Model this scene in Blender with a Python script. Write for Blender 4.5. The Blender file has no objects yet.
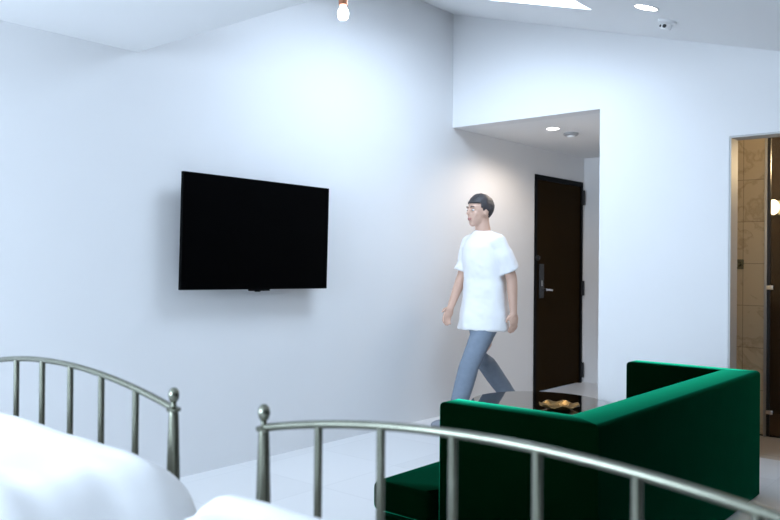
import bpy, bmesh, math, random
from mathutils import Vector, Matrix, noise
random.seed(4)
C = bpy.context.scene.collection
S = bpy.context.scene
PI = math.pi

# ------------------------------------------------------------------ camera
FPX, CAMZ = 789.16, 1.2
RIGHT = Vector((0.6456508, -0.7635839, 0.0086364))
UP = Vector((-0.0087542, 0.0039076, 0.9999540))
FWD = Vector((0.7635826, 0.6456968, 0.0041616))
cd = bpy.data.cameras.new('camera')
cam = bpy.data.objects.new('camera', cd)
C.objects.link(cam)
m = Matrix.Identity(4)
for i in range(3):
    m[i][0], m[i][1], m[i][2] = RIGHT[i], UP[i], -FWD[i]
m[0][3], m[1][3], m[2][3] = 0, 0, CAMZ
cam.matrix_world = m
cd.sensor_fit = 'HORIZONTAL'
cd.sensor_width = 36.0
cd.lens = FPX / 780 * 36
cd.clip_start = 0.02
cd.dof.use_dof = True
cd.dof.focus_distance = 4.3
cd.dof.aperture_fstop = 4.0
S.camera = cam

# ------------------------------------------------------------------ world, daylight, exposure
w = bpy.data.worlds.new('sky')
S.world = w
w.use_nodes = True
bg = w.node_tree.nodes['Background']
bg.inputs[0].default_value = (0.55, 0.72, 1.0, 1)
bg.inputs[1].default_value = 2.0

DAY = (0.70, 0.85, 1.03)


def area(name, loc, target, sx, sy, power, col):
    d = bpy.data.lights.new(name, 'AREA')
    d.shape = 'RECTANGLE'
    d.size, d.size_y, d.energy, d.color = sx, sy, power, col
    o = bpy.data.objects.new(name, d)
    C.objects.link(o)
    o.location = loc
    o.rotation_euler = (Vector(target) - Vector(loc)).to_track_quat('-Z', 'Y').to_euler()
    return o


SL = 0.29                                   # ceiling slope
def zc(y): return 3.205 - SL * (3.713 - y)


# daylight through the skylight and the window behind the camera
SKX0, SKX1, SKY0, SKY1 = 3.15, 4.47, 2.18, 2.92
skn = Vector((0, -SL, 1)).normalized()
skc = Vector(((SKX0 + SKX1) / 2, (SKY0 + SKY1) / 2, zc((SKY0 + SKY1) / 2)))
area('skylight_daylight', skc + skn * 0.24, skc - skn, 1.28, 0.70, 29, DAY)
area('rear_window_daylight', (-2.25, 2.4, 1.45), (3, 2.3, 1.2), 2.2, 1.3, 148, DAY)

S.view_settings.view_transform = 'Standard'
S.view_settings.look = 'None'
S.view_settings.exposure = 0.38
S.view_settings.gamma = 1.0
S.view_settings.use_curve_mapping = False


# ------------------------------------------------------------------ materials
def mat(name, col, rough=0.5, metal=0.0, spec=0.5, **kw):
    mt = bpy.data.materials.new(name)
    mt.use_nodes = True
    b = mt.node_tree.nodes['Principled BSDF']
    b.inputs['Base Color'].default_value = (*col, 1)
    b.inputs['Roughness'].default_value = rough
    b.inputs['Metallic'].default_value = metal
    b.inputs['Specular IOR Level'].default_value = spec
    for k, v in kw.items():
        b.inputs[k.replace('_', ' ')].default_value = v
    return mt


def nodes(mt):
    nt = mt.node_tree
    return nt, nt.nodes['Principled BSDF']


def add_noise(mt, c1, c2, scale, detail=4, bump=0.0, coord='Object', stretch=(1, 1, 1)):
    nt, b = nodes(mt)
    tc = nt.nodes.new('ShaderNodeTexCoord')
    mp = nt.nodes.new('ShaderNodeMapping')
    mp.inputs['Scale'].default_value = stretch
    n = nt.nodes.new('ShaderNodeTexNoise')
    n.inputs['Scale'].default_value = scale
    n.inputs['Detail'].default_value = detail
    nt.links.new(tc.outputs[coord], mp.inputs[0])
    nt.links.new(mp.outputs[0], n.inputs['Vector'])
    r = nt.nodes.new('ShaderNodeMix')
    r.data_type = 'RGBA'
    r.inputs[6].default_value = (*c1, 1)
    r.inputs[7].default_value = (*c2, 1)
    nt.links.new(n.outputs['Fac'], r.inputs[0])
    nt.links.new(r.outputs[2], b.inputs['Base Color'])
    if bump:
        bp = nt.nodes.new('ShaderNodeBump')
        bp.inputs['Strength'].default_value = bump
        bp.inputs['Distance'].default_value = 0.01
        nt.links.new(n.outputs['Fac'], bp.inputs['Height'])
        nt.links.new(bp.outputs[0], b.inputs['Normal'])
    return mt


def emit(name, col, strength):
    mt = mat(name, (0.9, 0.9, 0.9))
    nt, b = nodes(mt)
    b.inputs['Emission Color'].default_value = (*col, 1)
    b.inputs['Emission Strength'].default_value = strength
    return mt


M = {}
M['wall'] = add_noise(mat('white_wall_paint', (.82, .82, .82), 0.75, spec=.25), (.77, .77, .775), (.79, .79, .79), 3)
M['ceil'] = mat('white_ceiling_paint', (.83, .83, .83), 0.8, spec=.2)
M['darkpaint'] = mat('charcoal_wall_paint', (.10, .10, .10), 0.7, spec=.2)
M['black'] = mat('black_metal', (.012, .012, .014), 0.4)
M['doorwood'] = add_noise(mat('dark_door_wood', (.012, .008, .003), 0.7, spec=.04), (.021, .0105, .002), (.015, .0075, .0013), 6, 5, 0.03, stretch=(8, 8, .5))
M['doorframe'] = mat('black_door_frame', (.002, .002, .0025), 0.5, spec=.06)
M['screen'] = mat('black_screen', (.0006, .0006, .0008), 0.6, spec=.02)
M['bezel'] = mat('black_bezel', (.001, .001, .001), 0.5, spec=.04)
M['chrome'] = mat('polished_chrome', (.8, .8, .82), 0.15, 1.0)
M['steel'] = mat('brushed_steel', (.45, .45, .44), 0.35, 1.0)
M['bed'] = add_noise(mat('antique_bed_metal', (.3, .29, .25), 0.25, 1.0), (.24, .25, .20), (.17, .175, .135), 25)
M['copper'] = mat('copper_socket', (.75, .33, .2), 0.3, 1.0)
M['whiteplastic'] = mat('white_plastic', (.8, .8, .8), 0.4)
M['greyplastic'] = mat('grey_plastic', (.35, .36, .37), 0.5)
M['velvet'] = add_noise(mat('green_velvet', (.0005, .008, .002), 1.0, spec=.0, Sheen_Weight=1.0, Sheen_Roughness=.23,
                            Sheen_Tint=(.03, 1.0, .50, 1)), (.0003, .004, .001), (.0005, .007, .002), 7, 5, 0.05)
M['linen'] = add_noise(mat('white_linen', (.86, .86, .86), 0.9, spec=.1, Sheen_Weight=.2), (.90, .90, .90), (.92, .92, .92), 40, 3, 0.03)
M['mattress'] = mat('white_mattress', (.8, .8, .8), 0.9)
M['bulb'] = emit('lit_bulb', (1.0, .93, .88), 12)
M['downlight'] = emit('lit_downlight', (1.0, .97, .92), 9)
M['warmglow'] = emit('lit_sconce_globe', (1.0, .72, .42), 5)
M['dullbrass'] = add_noise(mat('dull_brass', (.4, .27, .1), 0.35, 1.0), (.5, .34, .12), (.16, .09, .03), 22)
M['brass'] = mat('brass', (.72, .5, .2), 0.25, 1.0)
M['tableglass'] = mat('smoked_mirror_glass', (.5, .49, .47), 0.04, 1.0)
M['skin'] = add_noise(mat('skin', (.62, .40, .30), 0.55), (.64, .42, .32), (.58, .37, .28), 20)
M['hair'] = add_noise(mat('dark_hair', (.05, .045, .05), 0.5), (.06, .055, .06), (.03, .028, .03), 60, 3, .3, stretch=(1, 1, 4))
M['tee'] = add_noise(mat('white_cotton', (.84, .84, .84), 0.9, spec=.1), (.83, .83, .84), (.86, .86, .86), 9, 4, .1)
M['jeans'] = add_noise(mat('faded_denim', (.2, .25, .34), 0.85, spec=.1), (.24, .29, .36), (.19, .23, .29), 30, 4, .1)
M['shoe'] = mat('grey_shoe', (.25, .26, .3), 0.6)
M['sole'] = mat('white_sole', (.7, .7, .7), 0.6)
M['lips'] = mat('lips', (.45, .2, .17), 0.5)
M['eye'] = mat('dark_eye', (.03, .02, .02), 0.25)
M['eyewhite'] = mat('eye_white', (.75, .75, .75), 0.3)
M['slab'] = mat('window_frame_paint', (.7, .7, .7), 0.5)
M['grey_trim'] = mat('grey_jamb_paint', (.55, .55, .54), 0.6, spec=.3)


def pane_material(name, tint, fres=1.45):
    mt = bpy.data.materials.new(name)
    mt.use_nodes = True
    nt = mt.node_tree
    nt.nodes.clear()
    out = nt.nodes.new('ShaderNodeOutputMaterial')
    mx = nt.nodes.new('ShaderNodeMixShader')
    tr = nt.nodes.new('ShaderNodeBsdfTransparent')
    gl = nt.nodes.new('ShaderNodeBsdfGlossy')
    fr = nt.nodes.new('ShaderNodeFresnel')
    tr.inputs[0].default_value = (*tint, 1)
    gl.inputs['Roughness'].default_value = 0.02
    fr.inputs[0].default_value = fres
    nt.links.new(fr.outputs[0], mx.inputs[0])
    nt.links.new(tr.outputs[0], mx.inputs[1])
    nt.links.new(gl.outputs[0], mx.inputs[2])
    nt.links.new(mx.outputs[0], out.inputs[0])
    return mt


M['pane'] = pane_material('clear_pane', (.97, .98, .98))
M['showerglass'] = pane_material('shower_glass', (.8, .82, .8))


def brick_mat(name, c1, c2, mortar, bw, rh, ms, rough, offset=0.0, axes='XY', spec=.5, bump=0.0, shift=(0, 0, 0)):
    mt = mat(name, c1, rough, spec=spec)
    nt, b = nodes(mt)
    tc = nt.nodes.new('ShaderNodeTexCoord')
    sp = nt.nodes.new('ShaderNodeSeparateXYZ')
    cb = nt.nodes.new('ShaderNodeCombineXYZ')
    mp = nt.nodes.new('ShaderNodeMapping')
    mp.inputs['Location'].default_value = shift
    br = nt.nodes.new('ShaderNodeTexBrick')
    br.offset = offset
    nt.links.new(tc.outputs['Object'], sp.inputs[0])
    nt.links.new(sp.outputs[axes[0]], cb.inputs[0])
    nt.links.new(sp.outputs[axes[1]], cb.inputs[1])
    nt.links.new(cb.outputs[0], mp.inputs[0])
    nt.links.new(mp.outputs[0], br.inputs['Vector'])
    br.inputs['Scale'].default_value = 1
    br.inputs['Brick Width'].default_value = bw
    br.inputs['Row Height'].default_value = rh
    br.inputs['Mortar Size'].default_value = ms
    br.inputs['Color1'].default_value = (*c1, 1)
    br.inputs['Color2'].default_value = (*c2, 1)
    br.inputs['Mortar'].default_value = (*mortar, 1)
    nt.links.new(br.outputs['Color'], b.inputs['Base Color'])
    return mt, nt, b, br, mp


M['floor'], nt, b, br, mp = brick_mat('pale_stone_tile', (.80, .80, .80), (.73, .73, .73), (.70, .70, .70), .6, .6, .004, .35, 0.0)
M['marble'], nt, b, br, mp = brick_mat('beige_marble_tile', (.66, .55, .38), (.62, .52, .36), (.42, .34, .24), .6, .3, .003, .25, .0, 'YZ', shift=(-.528, -.02, 0))
n1 = nt.nodes.new('ShaderNodeTexNoise')
n1.inputs['Scale'].default_value = 2.2
n1.inputs['Detail'].default_value = 8
n1.inputs['Distortion'].default_value = 1.8
tc = nt.nodes.new('ShaderNodeTexCoord')
nt.links.new(tc.outputs['Object'], n1.inputs['Vector'])
rp = nt.nodes.new('ShaderNodeValToRGB')
rp.color_ramp.elements[0].position = .48
rp.color_ramp.elements[0].color = (1, 1, 1, 1)
rp.color_ramp.elements[1].position = .56
rp.color_ramp.elements[1].color = (1, 1, 1, 1)
e = rp.color_ramp.elements.new(.52)
e.color = (.80, .76, .72, 1)
nt.links.new(n1.outputs['Fac'], rp.inputs[0])
mu = nt.nodes.new('ShaderNodeMix')
mu.data_type = 'RGBA'
mu.blend_type = 'MULTIPLY'
mu.inputs[0].default_value = 1
nt.links.new(br.outputs['Color'], mu.inputs[6])
nt.links.new(rp.outputs[0], mu.inputs[7])
nt.links.new(mu.outputs[2], b.inputs['Base Color'])
M['darktile'], nt, b, br, mp = brick_mat('dark_brown_slat_tile', (.012, .005, .002), (.007, .003, .0012), (.002, .001, .0005), .3, .05, .005, .6, .5, 'YZ', spec=.12)
M['bathfloor'], nt, b, br, mp = brick_mat('beige_floor_tile', (.6, .52, .42), (.55, .48, .4), (.38, .33, .28), .6, .6, .004, .4)

# ------------------------------------------------------------------ mesh helpers


def obj(name, bm, material, parent=None, smooth=False, auto=None):
    me = bpy.data.meshes.new(name)
    bmesh.ops.recalc_face_normals(bm, faces=bm.faces)
    bm.to_mesh(me)
    bm.free()
    if smooth:
        for p in me.polygons:
            p.use_smooth = True
        if auto:
            me.set_sharp_from_angle(angle=math.radians(auto))
    me.materials.append(material)
    o = bpy.data.objects.new(name, me)
    C.objects.link(o)
    if parent:
        o.parent = parent
    return o


def box(bm, x0, x1, y0, y1, z0, z1, bev=0, seg=2):
    r = bmesh.ops.create_cube(bm, size=1)
    vs = r['verts']
    for v in vs:
        v.co = Vector((x0 + (v.co.x + .5) * (x1 - x0), y0 + (v.co.y + .5) * (y1 - y0), z0 + (v.co.z + .5) * (z1 - z0)))
    if bev:
        es = list({e for v in vs for e in v.link_edges})
        bmesh.ops.bevel(bm, geom=es, offset=bev, segments=seg, affect='EDGES', profile=.5)


def poly(bm, pts):
    return bm.faces.new([bm.verts.new(p) for p in pts])


def prism(bm, pts, z0, z1, bev=0, seg=3):
    """pts in XY, counter-clockwise; extruded z0..z1"""
    lo = [bm.verts.new((x, y, z0)) for x, y in pts]
    hi = [bm.verts.new((x, y, z1)) for x, y in pts]
    n = len(pts)
    fs = [bm.faces.new(lo[::-1]), bm.faces.new(hi)]
    for i in range(n):
        fs.append(bm.faces.new((lo[i], lo[(i + 1) % n], hi[(i + 1) % n], hi[i])))
    if bev:
        es = list({e for f in fs for e in f.edges})
        bmesh.ops.bevel(bm, geom=es, offset=bev, segments=seg, affect='EDGES', profile=.5)


def lathe(bm, prof, c=(0, 0, 0), seg=24, axis='Z', capped=True):
    """prof: (radius, height) pairs"""
    rings = []
    for r, h in prof:
        ring = []
        for i in range(seg):
            a = 2 * PI * i / seg
            p = (r * math.cos(a), r * math.sin(a), h)
            if axis == 'X':
                p = (h, p[0], p[1])
            if axis == 'Y':
                p = (p[0], h, p[1])
            ring.append(bm.verts.new((c[0] + p[0], c[1] + p[1], c[2] + p[2])))
        rings.append(ring)
    for a, b2 in zip(rings, rings[1:]):
        for i in range(seg):
            bm.faces.new((a[i], a[(i + 1) % seg], b2[(i + 1) % seg], b2[i]))
    if capped:
        bm.faces.new(rings[0][::-1])
        bm.faces.new(rings[-1])


def tube(bm, pts, rads, seg=12, up=Vector((0, 0, 1)), squash=1.0):
    """closed tube through pts; rads number or list of (ra, rb) or numbers"""
    pts = [Vector(p) for p in pts]
    n = len(pts)
    rings = []
    for i, p in enumerate(pts):
        t = (pts[min(i + 1, n - 1)] - pts[max(i - 1, 0)]).normalized()
        u = up
        if abs(t.dot(u)) > .97:
            u = Vector((1, 0, 0))
        a = t.cross(u).normalized()
        b2 = a.cross(t).normalized()
        r = rads if not isinstance(rads, (list, tuple)) else rads[i]
        ra, rb = r if isinstance(r, (list, tuple)) else (r, r * squash)
        rings.append([bm.verts.new(p + a * ra * math.cos(2 * PI * k / seg) + b2 * rb * math.sin(2 * PI * k / seg)) for k in range(seg)])
    for a, b2 in zip(rings, rings[1:]):
        for i in range(seg):
            bm.faces.new((a[i], a[(i + 1) % seg], b2[(i + 1) % seg], b2[i]))
    bm.faces.new(rings[0][::-1])
    bm.faces.new(rings[-1])


def loft(bm, rings):
    """rings: lists of points with equal counts; closed solid"""
    rs = [[bm.verts.new(p) for p in r] for r in rings]
    n = len(rs[0])
    for a, b2 in zip(rs, rs[1:]):
        for i in range(n):
            bm.faces.new((a[i], a[(i + 1) % n], b2[(i + 1) % n], b2[i]))
    bm.faces.new(rs[0][::-1])
    bm.faces.new(rs[-1])


def ell(bm, c, r, u=20, v=14, rot=None):
    ret = bmesh.ops.create_uvsphere(bm, u_segments=u, v_segments=v, radius=1)
    for q in ret['verts']:
        p = Vector((q.co.x * r[0], q.co.y * r[1], q.co.z * r[2]))
        if rot:
            p = rot @ p
        q.co = p + Vector(c)
    return ret['verts']


def thing(name, label, cat, loc=(0, 0, 0), rotz=0, group=None):
    o = bpy.data.objects.new(name, None)
    o.empty_display_size = .1
    C.objects.link(o)
    o.location = loc
    o.rotation_euler = (0, 0, rotz)
    return tag(o, label, cat, group)


def tag(o, label, cat, group=None):
    o['label'] = label
    o['category'] = cat
    if group:
        o['group'] = group
    return o


def struct(name, bm, material, parent=None, **k):
    o = obj(name, bm, material, parent, **k)
    if parent is None:
        o['kind'] = 'structure'
    return o


# ------------------------------------------------------------------ the room
W, L, XB, YR = 3.713, 5.155, -2.3, -1.6
T = 0.142
CY, CZ, CX1 = 2.447, 2.293, 7.47            # entry corridor: right wall, ceiling, end
BX1 = 6.9
bm = bmesh.new()
box(bm, XB - .1, L + T, YR - .1, W + .15, -.1, 0)
box(bm, L + T, CX1 + .1, CY - .1, W + .15, -.1, 0)
struct('floor', bm, M['floor'])
bm = bmesh.new()
box(bm, L + T, BX1 + .1, -.6, CY - .1, -.1, 0)
struct('floor_bathroom', bm, M['bathfloor'])
bm = bmesh.new()
box(bm, 5.99, BX1, -.6, CY - .1, 0, .012)
struct('floor_shower', bm, M['darktile'])

# left wall with the television, running on into the entry corridor, with the entry doorway cut in it
DX0, DX1, DZ = 6.463, 7.424, 2.042
bm = bmesh.new()
box(bm, XB - .1, DX0, W, W + .15, 0, 3.4)
box(bm, DX0, DX1, W, W + .15, DZ, 3.4)
box(bm, DX1, CX1 + .1, W, W + .15, 0, 3.4)
struct('wall_left', bm, M['wall'])


def slanted(bm, x0, x1, y0, y1, z0a, z0b=None):
    """wall slab in the YZ plane whose top follows the sloped ceiling"""
    t = .04
    pts = [(y0, z0a), (y1, z0a), (y1, zc(y1) + t), (y0, zc(y0) + t)]
    a = [bm.verts.new((x0, y, z)) for y, z in pts]
    b2 = [bm.verts.new((x1, y, z)) for y, z in pts]
    bm.faces.new(a)
    bm.faces.new(b2[::-1])
    for i in range(4):
        bm.faces.new((a[i], a[(i + 1) % 4], b2[(i + 1) % 4], b2[i]))


BY0, BY1, BZ = .70, 1.578, 2.018
bm = bmesh.new()
slanted(bm, L, L + T, CY, W, CZ)
slanted(bm, L, L + T, BY1, CY, 0)
slanted(bm, L, L + T, BY0, BY1, BZ)
slanted(bm, L, L + T, YR, BY0, 0)
struct('wall_front', bm, M['wall'])
bm = bmesh.new()
box(bm, L + T, CX1, CY - .1, CY, 0, CZ + .02)
struct('wall_corridor', bm, M['wall'])
bm = bmesh.new()
box(bm, CX1, CX1 + .1, CY - .1, W, 0, CZ + .02)
struct('wall_corridor_end', bm, M['wall'])
bm = bmesh.new()
box(bm, L + T, CX1 + .1, CY - .1, W, CZ, CZ + .1)
struct('ceiling_corridor', bm, M['ceil'])

# low side wall, rear wall with a window
bm = bmesh.new()
zr = zc(YR) + .05
box(bm, XB - .1, L + T, YR - .1, YR, 0, zr)
struct('wall_right', bm, M['darkpaint'])
bm = bmesh.new()
box(bm, XB - .1, XB, YR, 1.25, 0, 2.4)
box(bm, XB - .1, XB, 3.55, W, 0, 2.4)
box(bm, XB - .1, XB, 1.25, 3.55, 0, .75)
box(bm, XB - .1, XB, 1.25, 3.55, 2.15, 2.4)
struct('wall_back', bm, M['wall'])

# windows (frames with bars) in those two walls


def window(name, along, a0, a1, z0, z1, pos, n):
    bm = bmesh.new()
    f = .05

    def b(a, b2, c, d):
        if along == 'X':
            box(bm, a, b2, pos - .09, pos - .05, c, d)
        else:
            box(bm, pos - .09, pos - .05, a, b2, c, d)
    b(a0, a1, z0, z0 + f)
    b(a0, a1, z1 - f, z1)
    for i in range(n + 1):
        x = a0 + f / 2 + (a1 - a0 - f) * i / n
        b(x - f / 2, x + f / 2, z0 + f, z1 - f)
    return struct(name, bm, M['slab'])


window('window_1', 'Y', 1.25, 3.55, .75, 2.15, XB, 3)

# flat lowered ceiling on the near side, vaulted slope beyond with the skylight opening
DROPX, DROPZ = 2.310, 2.302
YD = 3.713 - (3.205 - DROPZ) / SL            # where the slope comes down to the flat part
bm = bmesh.new()
box(bm, XB - .1, DROPX, YD, W, DROPZ, DROPZ + .12)
v = [(XB - .1, YD, DROPZ), (DROPX, YD, DROPZ), (DROPX, YR - .1, zc(YR - .1)), (XB - .1, YR - .1, zc(YR - .1))]
lo = [bm.verts.new(p) for p in v]
hi = [bm.verts.new((p[0], p[1], p[2] + .1)) for p in v]
bm.faces.new(lo)
bm.faces.new(hi[::-1])
for i in range(4):
    bm.faces.new((lo[i], lo[(i + 1) % 4], hi[(i + 1) % 4], hi[i]))
# riser closing the step up to the slope
a = [(YD, DROPZ + .12), (W, DROPZ + .12), (W, zc(W) + .1), (YD, zc(YD) + .1)]
p1 = [bm.verts.new((DROPX - .06, y, z)) for y, z in a]
p2 = [bm.verts.new((DROPX, y, z)) for y, z in a]
bm.faces.new(p1)
bm.faces.new(p2[::-1])
for i in range(4):
    bm.faces.new((p1[i], p1[(i + 1) % 4], p2[(i + 1) % 4], p2[i]))
struct('ceiling_lowered', bm, M['ceil'])


def slope_slab(bm, x0, x1, y0, y1, h=.22):
    pts = [(x0, y0), (x1, y0), (x1, y1), (x0, y1)]
    lo = [bm.verts.new((x, y, zc(y))) for x, y in pts]
    hi = [bm.verts.new(Vector((x, y, zc(y))) + skn * h) for x, y in pts]
    bm.faces.new(lo)
    bm.faces.new(hi[::-1])
    for i in range(4):
        bm.faces.new((lo[i], lo[(i + 1) % 4], hi[(i + 1) % 4], hi[i]))


bm = bmesh.new()
slope_slab(bm, DROPX, SKX0, YR - .1, W + .1)
slope_slab(bm, SKX1, L + .02, YR - .1, W + .1)
slope_slab(bm, SKX0, SKX1, YR - .1, SKY0)
slope_slab(bm, SKX0, SKX1, SKY1, W + .1)
struct('ceiling', bm, M['ceil'])

# bathroom shell seen through the right-hand doorway
MX = 5.98
bm = bmesh.new()
box(bm, MX, MX + .12, 1.585, CY - .1, .012, 2.3)
struct('wall_bathroom_marble', bm, M['marble'])
bm = bmesh.new()
box(bm, BX1, BX1 + .1, -.6, CY - .1, 0, 2.3)
struct('wall_bathroom_back', bm, M['darktile'])
bm = bmesh.new()
box(bm, L + T, BX1 + .1, -.7, -.6, 0, 2.3)
struct('wall_bathroom_right', bm, M['marble'])
bm = bmesh.new()
box(bm, L + T, BX1 + .1, -.7, CY - .1, 2.3, 2.4)
struct('ceiling_bathroom', bm, M['ceil'])
# grey reveal lining the bathroom doorway
bm = bmesh.new()
box(bm, L + .004, L + T, BY1 - .012, BY1, 0, BZ)
box(bm, L + .004, L + T, BY0, BY0 + .012, 0, BZ)
box(bm, L + .004, L + T, BY0 + .012, BY1 - .012, BZ - .012, BZ)
struct('trim_1', bm, M['grey_trim'])

# ------------------------------------------------------------------ entry door
d = thing('entry_door', 'dark brown entry door with a black frame and lever lock in the corridor', 'door', (DX0, W, 0))
bm = bmesh.new()
wd = DX1 - DX0
box(bm, 0, .04, -.012, .10, 0, DZ)
box(bm, wd - .04, wd, -.012, .10, 0, DZ)
box(bm, .04, wd - .04, -.012, .10, DZ - .045, DZ)
obj('door_frame', bm, M['doorframe'], d)
bm = bmesh.new()
box(bm, .042, wd - .042, .0, .045, .008, DZ - .048, .002, 1)
slab = obj('door_leaf', bm, M['doorwood'], d)
bm = bmesh.new()
box(bm, .085, .165, -.016, 0, .885, 1.205, .006)
lk = obj('lock_plate', bm, M['black'], d)
bm = bmesh.new()
lathe(bm, [(.012, 0), (.012, -.05)], (.125, -.016, .965), 16, 'Y')
tube(bm, [(.125, -.062, .965), (.17, -.065, .963), (.235, -.062, .958)], .010, 10)
obj('lever_handle', bm, M['chrome'], lk, True, 40)
bm = bmesh.new()
box(bm, .112, .128, -.021, -.015, 1.0, 1.05, .002)
obj('card_slot', bm, M['steel'], lk)
bm = bmesh.new()
lathe(bm, [(.020, 0), (.024, -.012), (.020, -.030), (.008, -.034)], (.022, -.012, 1.262), 18, 'Y')
obj('door_guard', bm, M['black'], d, True, 50)
for z in (1.885, .963, .13):
    bm = bmesh.new()
    lathe(bm, [(.011, -.075), (.011, .075)], (wd + .004, -.020, z), 12)
    box(bm, wd - .03, wd + .022, -.016, -.0125, z - .07, z + .07)
    obj('hinge', bm, M['black'], d, True, 40)

# ------------------------------------------------------------------ television
tv = thing('television', 'black flat screen television mounted on the white wall', 'television', (3.078, 3.6026, 1.3619))
tv.rotation_euler = (Matrix.Rotation(-.01542, 4, 'Z') @ Matrix.Rotation(.0123, 4, 'X') @ Matrix.Rotation(.01035, 4, 'Y')).to_euler()
hw, hh = 1.10 / 2, .645 / 2
bm = bmesh.new()
box(bm, -hw, hw, -.002, .022, -hh, hh, .003)
box(bm, -hw * .8, hw * .8, .022, .055, -hh * .85, hh * .6, .008)
obj('housing', bm, M['bezel'], tv)
bm = bmesh.new()
box(bm, -hw + .008, hw - .008, -.004, -.0015, -hh + .012, hh - .008)
obj('screen', bm, M['screen'], tv)
bm = bmesh.new()
box(bm, -.075, .075, -.004, .02, -hh - .010, -hh + .001, .004)
box(bm, -.03, .0, -.005, .015, -hh - .015, -hh - .008, .002)
obj('sensor_bar', bm, M['bezel'], tv)
bm = bmesh.new()
box(bm, -.2, .2, .055, .075, -.13, .15)
box(bm, -.22, .22, .093, .105, -.16, .16)
box(bm, -.05, .05, .075, .095, -.06, .06)
obj('wall_bracket', bm, M['black'], tv)

# ------------------------------------------------------------------ ceiling fittings
UPV = Vector((0, 0, 1))


def downlight(loc, normal, r, label, group):
    t = thing('ceiling_downlight', label, 'light', loc, 0, group)
    t.rotation_euler = Vector(normal).to_track_quat('-Z', 'Y').to_euler()
    bm = bmesh.new()
    lathe(bm, [(r * 1.12, .0), (r * 1.10, .004), (r, .005), (r, .001)], seg=32)
    bm.transform(Matrix.Rotation(PI, 4, 'X'))
    obj('trim_ring', bm, M['whiteplastic'], t, True, 40)
    bm = bmesh.new()
    lathe(bm, [(r * .98, -.0015), (r * .98, -.0045)], seg=32)
    obj('diffuser', bm, M['downlight'], t)
    return t


def onslope(x, y): return Vector((x, y, zc(y)))


t = downlight(onslope(4.252, 1.748) - skn * .0005, skn, .062, 'round recessed downlight in the sloped ceiling beside the skylight', 'recessed ceiling downlights')
t.rotation_euler = (-skn).to_track_quat('-Z', 'Y').to_euler()
t.rotation_euler = skn.to_track_quat('Z', 'Y').to_euler()
t = downlight((5.661, 3.089, CZ - .0005), (0, 0, 1), .05, 'round recessed downlight in the low corridor ceiling', 'recessed ceiling downlights')
t.rotation_euler = (0, 0, 0)

t = thing('smoke_detector', 'grey round detector beside the downlight in the corridor ceiling', 'detector', (5.966, 3.088, CZ))
bm = bmesh.new()
lathe(bm, [(.062, 0), (.062, -.012), (.05, -.022)], seg=28)
obj('base', bm, M['greyplastic'], t, True, 40)
bm = bmesh.new()
lathe(bm, [(.032, -.022), (.030, -.034), (.012, -.038)], seg=24)
obj('sensor_cap', bm, M['whiteplastic'], t, True, 40)

t = thing('ceiling_sensor', 'small white sensor with a black face on the sloped ceiling', 'detector', onslope(4.575, 1.752))
t.rotation_euler = skn.to_track_quat('Z', 'Y').to_euler()
bm = bmesh.new()
lathe(bm, [(.055, 0), (.053, -.014), (.034, -.022), (.034, -.040), (.026, -.052)], seg=28)
obj('housing', bm, M['whiteplastic'], t, True, 40)
bm = bmesh.new()
ell(bm, (-.032, -.004, -.036), (.008, .012, .011), 14, 10)
obj('lens', bm, M['black'], t, True)
bm = bmesh.new()
ell(bm, (-.026, .022, -.036), (.008, .007, .008), 14, 10)
obj('lens', bm, M['black'], t, True)

# pendant bulb
PX, PY = 2.72, 2.606
PZ = 2.392
t = thing('pendant_light', 'bare lit bulb hanging from a copper socket near the left wall', 'light', (PX, PY, zc(PY)))
dz = PZ - zc(PY)
bm = bmesh.new()
prof = [(.006, -.042), (.018, -.040), (.027, -.032), (.031, -.016), (.031, -.002), (.027, .012), (.018, .026), (.013, .044)]
lathe(bm, [(r * .85, h * .88 + .004 + dz) for r, h in prof], seg=24)
obj('bulb', bm, M['bulb'], t, True)
bm = bmesh.new()
lathe(bm, [(r, h + dz) for r, h in [(.021, .036), (.022, .05), (.022, .085), (.015, .098), (.007, .104)]], seg=24)
obj('socket', bm, M['copper'], t, True, 40)
bm = bmesh.new()
tube(bm, [(0, 0, dz + .10), (0, 0, -.02)], .003, 8)
obj('cord', bm, M['black'], t)
bm = bmesh.new()
lathe(bm, [(.05, .02), (.05, -.02), (.02, -.035)], seg=24)
obj('canopy', bm, M['copper'], t, True, 40)

# ------------------------------------------------------------------ bathroom fittings
t = thing('shower_door', 'clear glass shower door with steel clamps beside the beige marble wall', 'door', (MX, 1.567, 0))
bm = bmesh.new()
box(bm, -.012, .03, -.002, .016, 0, 2.28)
obj('wall_profile', bm, M['steel'], t)
bm = bmesh.new()
box(bm, 0, .010, -.85, -.022, .004, 2.2)
obj('glass_panel', bm, M['showerglass'], t)
bm = bmesh.new()
box(bm, -.004, .014, -.022, -.002, .004, 2.2)
obj('seal_strip', bm, M['black'], t)
for z in (1.052, .175):
    bm = bmesh.new()
    box(bm, -.02, .022, -.048, -.0, z - .015, z + .015, .004)
    lathe(bm, [(.011, -.018), (.011, -.028)], (0, -.030, z), 14, 'X')
    obj('hinge_clamp', bm, M['chrome'], t)

t = thing('shower_valve', 'small bronze valve knob on the beige marble wall', 'valve', (MX, 1.757, 1.215))
bm = bmesh.new()
box(bm, -.010, 0, -.035, .035, -.035, .035, .003)
obj('backplate', bm, M['bed'], t)
bm = bmesh.new()
lathe(bm, [(.016, -.010), (.018, -.03), (.012, -.045)], (0, 0, 0), 16, 'X')
obj('knob', bm, M['bed'], t, True, 40)

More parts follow.
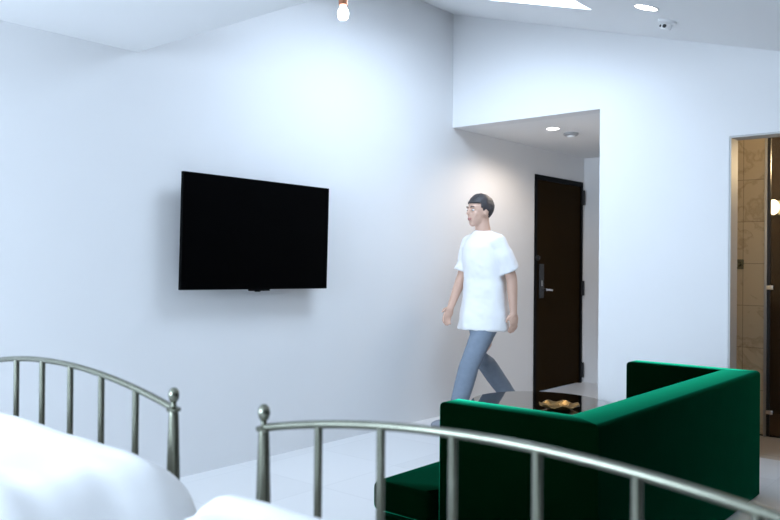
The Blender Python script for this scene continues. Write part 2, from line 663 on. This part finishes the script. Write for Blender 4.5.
LX, LY, LZ = BX1, 1.735, 1.675
t = thing('wall_sconce', 'glowing globe sconce on the dark brown tiled bathroom wall', 'light', (LX, LY, LZ))
bm = bmesh.new()
box(bm, -.02, 0, -.05, .05, -.06, .06, .004)
obj('backplate', bm, M['bed'], t)
bm = bmesh.new()
tube(bm, [(-.02, 0, -.03), (-.07, 0, -.06), (-.10, 0, -.065)], .009, 10)
obj('arm', bm, M['bed'], t, True)
bm = bmesh.new()
ell(bm, (-.11, 0, .0), (.045, .045, .06))
obj('globe', bm, M['warmglow'], t, True)
pl = bpy.data.lights.new('sconce_light', 'POINT')
pl.energy, pl.color, pl.shadow_soft_size = 55, (1.0, .70, .40), .06
plo = bpy.data.objects.new('sconce_light', pl)
C.objects.link(plo)
plo.location = (LX - .42, LY - .45, LZ + .3)

# lamp light of the corridor downlight
sp = bpy.data.lights.new('corridor_lamp', 'SPOT')
sp.energy, sp.color, sp.spot_size, sp.spot_blend, sp.shadow_soft_size = 30, (1.0, .84, .70), math.radians(164), .5, .12
spo = bpy.data.objects.new('corridor_lamp', sp)
C.objects.link(spo)
spo.location = (5.661, 3.089, CZ - .02)

# ------------------------------------------------------------------ sofa
SX0, SX1, SY0, SY1, SZ = 2.505, 4.41, 1.185, 1.865, .655
sofa = thing('sofa', 'dark green velvet sofa with square arms and a deep seat', 'sofa', ((SX0 + SX1) / 2, SY0 + .4, 0))


def sobj(name, bm, smooth=True):
    bm.transform(Matrix.Translation(-sofa.location))
    return obj(name, bm, M['velvet'], sofa, smooth, 45)


BT, AT = .175, .135


def mitred(name, pts, cut):
    """upright panel with plan pts; soft edges everywhere but along the mitre joints (corner indices in cut)"""
    bm = bmesh.new()
    lo = [bm.verts.new((x, y, .01)) for x, y in pts]
    hi = [bm.verts.new((x, y, SZ)) for x, y in pts]
    n = len(pts)
    bm.faces.new(lo[::-1])
    bm.faces.new(hi)
    for i in range(n):
        bm.faces.new((lo[i], lo[(i + 1) % n], hi[(i + 1) % n], hi[i]))
    sel = []
    for i in range(n):
        if i not in cut:
            sel.append(bm.edges.get((lo[i], hi[i])))
        k = (i + 1) % n
        if not (i in cut and k in cut and (pts[i][0] != pts[k][0] and pts[i][1] != pts[k][1])):
            sel.append(bm.edges.get((hi[i], hi[k])))
    bmesh.ops.bevel(bm, geom=sel, offset=.02, segments=3, affect='EDGES', profile=.5)
    return sobj(name, bm)


mitred('backrest', [(SX0, SY0), (SX1, SY0), (SX1 - AT, SY0 + BT), (SX0 + AT, SY0 + BT)], {0, 1, 2, 3})
mitred('arm', [(SX0, SY0), (SX0 + AT, SY0 + BT), (SX0 + AT, SY1), (SX0, SY1)], {0, 1})
mitred('arm', [(SX1, SY0), (SX1, SY1), (SX1 - AT, SY1), (SX1 - AT, SY0 + BT)], {0, 3})
bm = bmesh.new()
prism(bm, [(SX0 + AT, SY0 + BT), (SX1 - AT, SY0 + BT), (SX1 - AT, SY1 + .004), (SX1 - .03, SY1 + .004), (SX1 - .03, 2.14), (SX0 - .042, 2.14),
           (SX0 - .042, SY1 + .004), (SX0 + AT, SY1 + .004)], .0, .165, .008, 2)
sobj('seat_base', bm)
bm = bmesh.new()
prism(bm, [(SX0 + AT + .003, SY0 + BT + .003), (SX1 - AT - .003, SY0 + BT + .003), (SX1 - AT - .003, SY1 + .006), (SX1 - .01, SY1 + .006), (SX1 - .01, 2.165),
           (SX0 - .052, 2.165), (SX0 - .052, SY1 + .006), (SX0 + AT + .003, SY1 + .006)], .178, .302, .028, 4)
sobj('seat_cushion', bm)

# ------------------------------------------------------------------ glass coffee table with brass frame
TX, TY, TR, TZ = 4.66, 2.63, .45, .285
t = thing('coffee_table', 'low round dark glass coffee table with brass frame behind the sofa', 'table', (TX, TY, 0))
bm = bmesh.new()
lathe(bm, [(TR - .004, TZ - .012), (TR, TZ - .008), (TR, TZ - .004), (TR - .004, TZ)], seg=64)
obj('tabletop', bm, M['tableglass'], t, True, 30)
bm = bmesh.new()
ring = [(TR * .93 * math.cos(2 * PI * i / 48), TR * .93 * math.sin(2 * PI * i / 48), TZ - .022) for i in range(49)]
tube(bm, ring, .009, 8)
obj('rim', bm, M['brass'], t, True)
for k in range(4):
    a = PI / 4 + k * PI / 2
    bm = bmesh.new()
    tube(bm, [(TR * .9 * math.cos(a), TR * .9 * math.sin(a), TZ - .015), (TR * .8 * math.cos(a), TR * .8 * math.sin(a), 0)], .011, 10)
    obj('leg', bm, M['brass'], t, True)

t = thing('dish', 'low brass dish lying on the round glass coffee table', 'dish', (TX - .125, TY - .215, TZ))
bm = bmesh.new()
lathe(bm, [(.05, 0), (.09, .010), (.125, .028), (.128, .030), (.12, .029), (.09, .015), (.045, .006)], seg=40)
for v in bm.verts:
    r = math.hypot(v.co.x, v.co.y)
    if r > .08:
        v.co.z += .007 * math.sin(7 * math.atan2(v.co.y, v.co.x)) * (r - .08) / .045
obj('dish_body', bm, M['dullbrass'], t, True)

# ------------------------------------------------------------------ beds
XF, BW, NB = 1.0, 1.035, 6


def railz(u): return .883 + .055 * (1 - (2 * u - 1) ** 2)


def make_bed(y0, label):
    """y0: the lower-Y end of the footboard"""
    b = thing('bed', label, 'bed', (0, y0 + BW / 2, 0), 0, 'twin metal beds')

    def part(name, bm, mm, par=b, sm=True, auto=40):
        return obj(name, bm, mm, par, sm, auto)
    h = BW / 2
    for X, dzz, kind in ((XF, 0, 'foot'), (-1.02, .22, 'head')):
        for s in (-1, 1):
            bm = bmesh.new()
            lathe(bm, [(.022, 0), (.022, .02), (.019, .3), (.0165, .66 + dzz), (.0105, .868 + dzz), (.0095, .878 + dzz)], (X, s * h, 0), 20)
            p = part('post', bm, M['bed'])
            bm = bmesh.new()
            lathe(bm, [(.006, .876 + dzz), (.015, .878 + dzz), (.0155, .884 + dzz), (.006, .888 + dzz), (.0055, .896 + dzz), (.009, .900 + dzz), (.0115, .908 + dzz), (.0118, .914 + dzz),
                       (.010, .922 + dzz), (.006, .927 + dzz), (.001, .929 + dzz)], (X, s * h, 0), 20)
            part('finial', bm, M['bed'], p)
        bm = bmesh.new()
        pts = [(X, -h + BW * i / 32, railz(i / 32) + dzz) for i in range(33)]
        tube(bm, pts, .0075, 12, Vector((1, 0, 0)))
        part('top_rail', bm, M['bed'])
        bm = bmesh.new()
        tube(bm, [(X, -h, .33), (X, h, .33)], .010, 12, Vector((1, 0, 0)))
        part('lower_rail', bm, M['bed'])
        for k in range(1, NB + 1):
            u = k / (NB + 1)
            bm = bmesh.new()
            tube(bm, [(X, -h + BW * u, .33), (X, -h + BW * u, railz(u) + dzz)], .0075, 12)
            part('spindle', bm, M['bed'])
    for s in (-1, 1):
        bm = bmesh.new()
        box(bm, -1.0, XF - .02, s * (h - .075) - .012, s * (h - .075) + .012, .30, .36, .003)
        part('side_rail', bm, M['bed'])
    bm = bmesh.new()
    box(bm, -.99, .925, -h + .085, h - .085, .36, .715, .045, 3)
    part('mattress', bm, M['mattress'])
    return b


make_bed(1.452, 'metal twin bed nearest the left wall, its footboard at the far left')
make_bed(1.158 - BW, 'metal twin bed in the foreground, its footboard crossing in front of the green sofa')


def duvet(yc, label, seed, topz, bulge, flare, foot):
    """white duvet spread over a mattress and hanging down both long sides"""
    o_ = Vector((seed * 7.3, seed * 3.1, 0))
    hw_ = BW / 2
    bm = bmesh.new()
    nx, nt_ = 90, 100
    x0, x1 = -.7, foot
    grid = []
    for i in range(nx + 1):
        x = x0 + (x1 - x0) * i / nx
        row = []
        e = max(0, (x - (x1 - .09)) / .09)          # rounding towards the foot
        for j in range(nt_ + 1):
            s = -1 + 2 * j / nt_
            a = abs(s)
            sg = 1 if s > 0 else -1
            # path: 0..0.56 flat top, 0.56..0.74 rounded shoulder, rest hangs down
            flat, sh = .60, .74
            rr = .09
            fl = min(1, max(0, (x - .72) / .2))
            yt = hw_ + bulge + flare * fl * fl * (3 - 2 * fl) - rr
            if a < flat:
                y, z, ny, nz = yt * a / flat, 0, 0, 1
            elif a < sh:
                th = (a - flat) / (sh - flat) * PI / 2
                y, z, ny, nz = yt + rr * math.sin(th), -rr + rr * math.cos(th), math.sin(th), math.cos(th)
            else:
                k = (a - sh) / (1 - sh)
                y, z, ny, nz = yt + rr + .02 * k ** .7, -rr - .30 * k, 1, 0
            fold = ((1 - abs(noise.noise(Vector((x * 10 + 1.5 * y, s * 2.0, 0)) + o_)) * 2.2) * .014 + noise.noise(Vector((x * 19, s * 2, 4)) + o_) * .008) * min(1, max(0, (a - .40) / .3)) * (1 - .8 * e)
            puff = noise.noise(Vector((x * 2.2, y * sg * 2.6, .7)) + o_) * .016 + noise.noise(Vector((x * 6, y * sg * 6, 2.7)) + o_) * .007
            dpl = fold + puff
            crown = .018 * (1 - min(1, a / flat) ** 2)
            zz = topz + crown + z + dpl * nz - .10 * (1 - math.sqrt(max(0, 1 - e * e)))
            yy = sg * (y + dpl * ny)
            row.append(bm.verts.new((x, yy, zz)))
        grid.append(row)
    # tuck down inside the footboard
    for dzq, dx in ((.06, .004), (.2, .002), (.3, 0)):
        row = []
        for v in grid[nx]:
            row.append(bm.verts.new((x1 + dx, v.co.y, max(v.co.z - dzq, topz - .39))))
        grid.append(row)
    for r1, r2 in zip(grid, grid[1:]):
        for j in range(nt_):
            bm.faces.new((r1[j], r1[j + 1], r2[j + 1], r2[j]))
    o = obj('duvet', bm, M['linen'], None, True)
    o.location = (0, yc, 0)
    so = o.modifiers.new('thick', 'SOLIDIFY')
    so.thickness = .012
    so.offset = -1
    return tag(o, label, 'duvet', 'white duvets on the twin beds')


duvet(1.452 + BW / 2, 'white duvet on the bed nearest the left wall, at the lower left', 1, .804, .135, .02, .972)
duvet(1.158 - BW / 2, 'white duvet on the foreground bed, showing at the bottom edge', 2, .773, -.03, .07, .972)


# ------------------------------------------------------------------ person
def fuse(bm, voxel, name, material, parent, smooth_iter=6, fac=.5):
    o = obj(name, bm, material, parent, True)
    r = o.modifiers.new('fuse', 'REMESH')
    r.mode = 'VOXEL'
    r.voxel_size = voxel
    r.use_smooth_shade = True
    s = o.modifiers.new('soft', 'SMOOTH')
    s.factor = fac
    s.iterations = smooth_iter
    return o


# local frame of the person: +X is the walking direction, +Y their left, Z up
PERX, PERY, PERROT = 4.93, 3.24, math.radians(158)
pp = thing('person', 'person in a white t-shirt and faded jeans walking past the corridor opening', 'person', (PERX, PERY, 0), PERROT)


def V(*a): return Vector(a)


hipz = .86
J = dict(pelvis=V(0, 0, .93), chest=V(.02, 0, 1.25), neck=V(.025, 0, 1.43))
LEG = {}
# left leg forward, right leg back
LEG[1] = [V(0, .09, hipz), V(.20, .095, .47), V(.33, .10, .085)]
LEG[-1] = [V(0, -.09, hipz), V(-.07, -.095, .46), V(-.34, -.10, .13)]
ARM = {}
ARM[1] = [V(.02, .18, 1.37), V(-.08, .215, 1.11), V(-.09, .225, .86)]
ARM[-1] = [V(.02, -.185, 1.37), V(.06, -.222, 1.11), V(.17, -.205, .88)]

# body: one continuous surface (torso, limbs, neck, head with face, hands)
bm = bmesh.new()


def oval(c, ra, rb, n=20, tilt=0):
    return [V(c[0] + ra * math.cos(2 * PI * i / n), c[1] + rb * math.sin(2 * PI * i / n), c[2]) for i in range(n)]


loft(bm, [oval((0, 0, .82), .085, .13), oval((0, 0, .92), .105, .16), oval((.005, 0, 1.05), .095, .14), oval((.015, 0, 1.22), .11, .16),
          oval((.02, 0, 1.33), .095, .155), oval((.02, 0, 1.39), .065, .105), oval((.022, 0, 1.435), .055, .06)])
tube(bm, [(.015, 0, 1.37), (.022, 0, 1.44), (.035, 0, 1.50), (.045, 0, 1.56), (.05, 0, 1.61)], [.064, .057, .055, .056, .058], 16)
for s in (1, -1):
    h, k, a = LEG[s]
    tube(bm, [h, h.lerp(k, .3), h.lerp(k, .7), k, k.lerp(a, .3), k.lerp(a, .7), a], [.082, .08, .065, .055, .055, .042, .036], 14)
    sh, el, wr = ARM[s]
    sh = sh + V(0, -s * .025, -.03)
    e0 = el + (sh - el).normalized() * .03
    e1 = el + (wr - el).normalized() * .03
    tube(bm, [sh, sh.lerp(el, .4), e0, el.lerp((e0 + e1) / 2, .5), e1, el.lerp(wr, .4), wr, wr + (wr - el).normalized() * .03], [.036, .044, .041, .040, .040, .038, .027, .026], 14, V(0, 1, 0))
    # hand: palm, four curled fingers, thumb from the side
    dn = (wr - el).normalized()
    fw = V(1, 0, 0)
    fw = (fw - dn * fw.dot(dn)).normalized()
    inn = V(0, -s, 0)
    inn = (inn - dn * inn.dot(dn) - fw * inn.dot(fw)).normalized()
    palm_c = wr + dn * .05
    rot = Matrix((fw, inn, dn)).transposed()
    ell(bm, palm_c, (.040, .018, .052), 16, 12, rot)
    for q, (off, ln) in enumerate(((.030, .070), (.010, .080), (-.010, .075), (-.029, .058))):
        b0 = palm_c + fw * off + dn * .03
        p1 = b0 + dn * ln * .45 + inn * .006
        p2 = p1 + dn * ln * .32 + inn * .014
        p3 = p2 + dn * ln * .22 + inn * .018
        tube(bm, [b0, p1, p2, p3], [.0095, .009, .0085, .0075], 10)
    b0 = palm_c + fw * .030 - dn * .02
    tube(bm, [b0, b0 + fw * .022 + dn * .022 + inn * .008, b0 + fw * .030 + dn * .048 + inn * .014], [.012, .010, .008], 10)
# head
HC = V(.065, 0, 1.592)
ell(bm, HC + V(-.012, 0, .018), (.094, .074, .095), 28, 20)
ell(bm, HC + V(.022, 0, -.045), (.062, .056, .068), 24, 16)
ell(bm, HC + V(.050, 0, -.095), (.026, .030, .022), 16, 12)      # chin
tube(bm, [HC + V(.078, 0, .012), HC + V(.092, 0, -.012), HC + V(.100, 0, -.030)], [.009, .011, .013], 10)  # nose
for s in (1, -1):
    ell(bm, HC + V(-.015, s * .074, -.015), (.018, .008, .030), 14, 12)   # ears
    ell(bm, HC + V(.068, s * .032, .022), (.014, .022, .008), 12, 8)      # brow ridge
    ell(bm, HC + V(.050, s * .036, -.028), (.022, .022, .022), 12, 8)     # cheek
body = fuse(bm, .0065, 'body', M['skin'], pp, 4)
for s in (1, -1):
    bm = bmesh.new()
    ell(bm, HC + V(.0705, s * .031, .003), (.011, .0125, .0065), 14, 10)
    e_ = obj('eye', bm, M['eyewhite'], pp, True)
    bm = bmesh.new()
    ell(bm, HC + V(.0785, s * .031, .003), (.004, .006, .006), 12, 8)
    obj('iris', bm, M['eye'], e_, True)
    bm = bmesh.new()
    tube(bm, [HC + V(.082, s * .014, .024), HC + V(.082, s * .032, .030), HC + V(.072, s * .050, .024)], [.003, .0045, .003], 8)
    obj('eyebrow', bm, M['hair'], pp, True)
bm = bmesh.new()
ell(bm, HC + V(.080, 0, -.058), (.007, .024, .006), 16, 8)
ell(bm, HC + V(.080, 0, -.066), (.007, .020, .006), 16, 8)
obj('mouth', bm, M['lips'], pp, True)
# hair: cap over the skull, short at the sides, volume on top
bm = bmesh.new()
vs = ell(bm, HC + V(-.020, 0, .030), (.104, .083, .100), 40, 28)
for q in vs:
    p = q.co - HC
    f = noise.noise(p * 40) * .006 + noise.noise(V(p.x * 25, p.y * 60, p.z * 20)) * .005
    q.co += p.normalized() * f
    # keep the hairline: pull the face and lower part inside the head
    lim = .050 if p.x > .035 else (.012 if p.x > .012 else (-.012 if p.x > -.045 else -.075))
    if p.z < lim:
        q.co = HC + V(-.014, 0, .016) + V(p.x * .72, p.y * .76, p.z * .8 + .02)
obj('hair', bm, M['hair'], pp, True)
# t-shirt
bm = bmesh.new()


def toval(cx, z, ra, rb, amp, ph):
    return [V(cx + (ra + amp * math.sin(5 * t + ph)) * math.cos(t), (rb + amp * math.sin(4 * t + ph * 1.7)) * math.sin(t), z + .006 * math.sin(3 * t + ph)) for t in [2 * PI * i / 40 for i in range(40)]]


loft(bm, [toval(.02, .715, .185, .212, .010, 0), toval(.015, .80, .172, .208, .010, .4), toval(.006, .95, .150, .196, .007, 1.0), toval(.008, 1.10, .138, .188, .005, 1.6), toval(.015, 1.24, .138, .195, .003, 2),
          toval(.02, 1.33, .125, .205, .001, 2), toval(.02, 1.385, .098, .165, 0, 2), toval(.022, 1.42, .078, .112, 0, 2), toval(.024, 1.445, .066, .072, 0, 2)])
for s in (1, -1):
    sh, el, wr = ARM[s]
    tube(bm, [sh + V(0, -s * .07, .012), sh + V(0, -s * .012, -.008), sh.lerp(el, .40), sh.lerp(el, .80), sh.lerp(el, .87)], [.058, .069, .072, .077, .078], 18)
tee = fuse(bm, .010, 't_shirt', M['tee'], pp, 9)
tx = bpy.data.textures.new('cloth_folds', 'CLOUDS')
tx.noise_scale = .14
tx.noise_depth = 2
dm = tee.modifiers.new('folds', 'DISPLACE')
dm.texture = tx
dm.strength = .022
dm.mid_level = .45
# jeans
bm = bmesh.new()
loft(bm, [oval((0, 0, .77), .092, .15), oval((0, 0, .86), .112, .168), oval((0, 0, .95), .110, .165), oval((0, 0, 1.0), .1, .15)])
for s in (1, -1):
    h, k, a = LEG[s]
    e2 = k.lerp(a, .93)
    tube(bm, [h, h.lerp(k, .25), h.lerp(k, .6), k, k.lerp(a, .35), k.lerp(a, .75), e2], [.098, .094, .082, .072, .070, .062, .064], 18)
jn = fuse(bm, .010, 'jeans', M['jeans'], pp, 5)
dm = jn.modifiers.new('folds', 'DISPLACE')
dm.texture = tx
dm.strength = .010
# shoes
for s in (1, -1):
    a = LEG[s][2]
    pitch = -.12 if s == 1 else .55
    toe_r = Matrix.Rotation(pitch, 3, 'Y')
    bm = bmesh.new()
    ell(bm, V(.055, 0, -.035), (.135, .046, .045), 22, 14)
    ell(bm, V(-.015, 0, -.005), (.055, .044, .055), 18, 12)
    bm.transform(toe_r.to_4x4())
    bm.transform(Matrix.Translation(a))
    zmin = min(v.co.z for v in bm.verts)
    o = fuse(bm, .009, 'shoe', M['shoe'], pp, 3)
    bm = bmesh.new()
    ell(bm, V(.055, 0, -.072), (.138, .048, .013), 22, 10)
    bm.transform(toe_r.to_4x4())
    bm.transform(Matrix.Translation(a))
    obj('sole', bm, M['sole'], o, True)
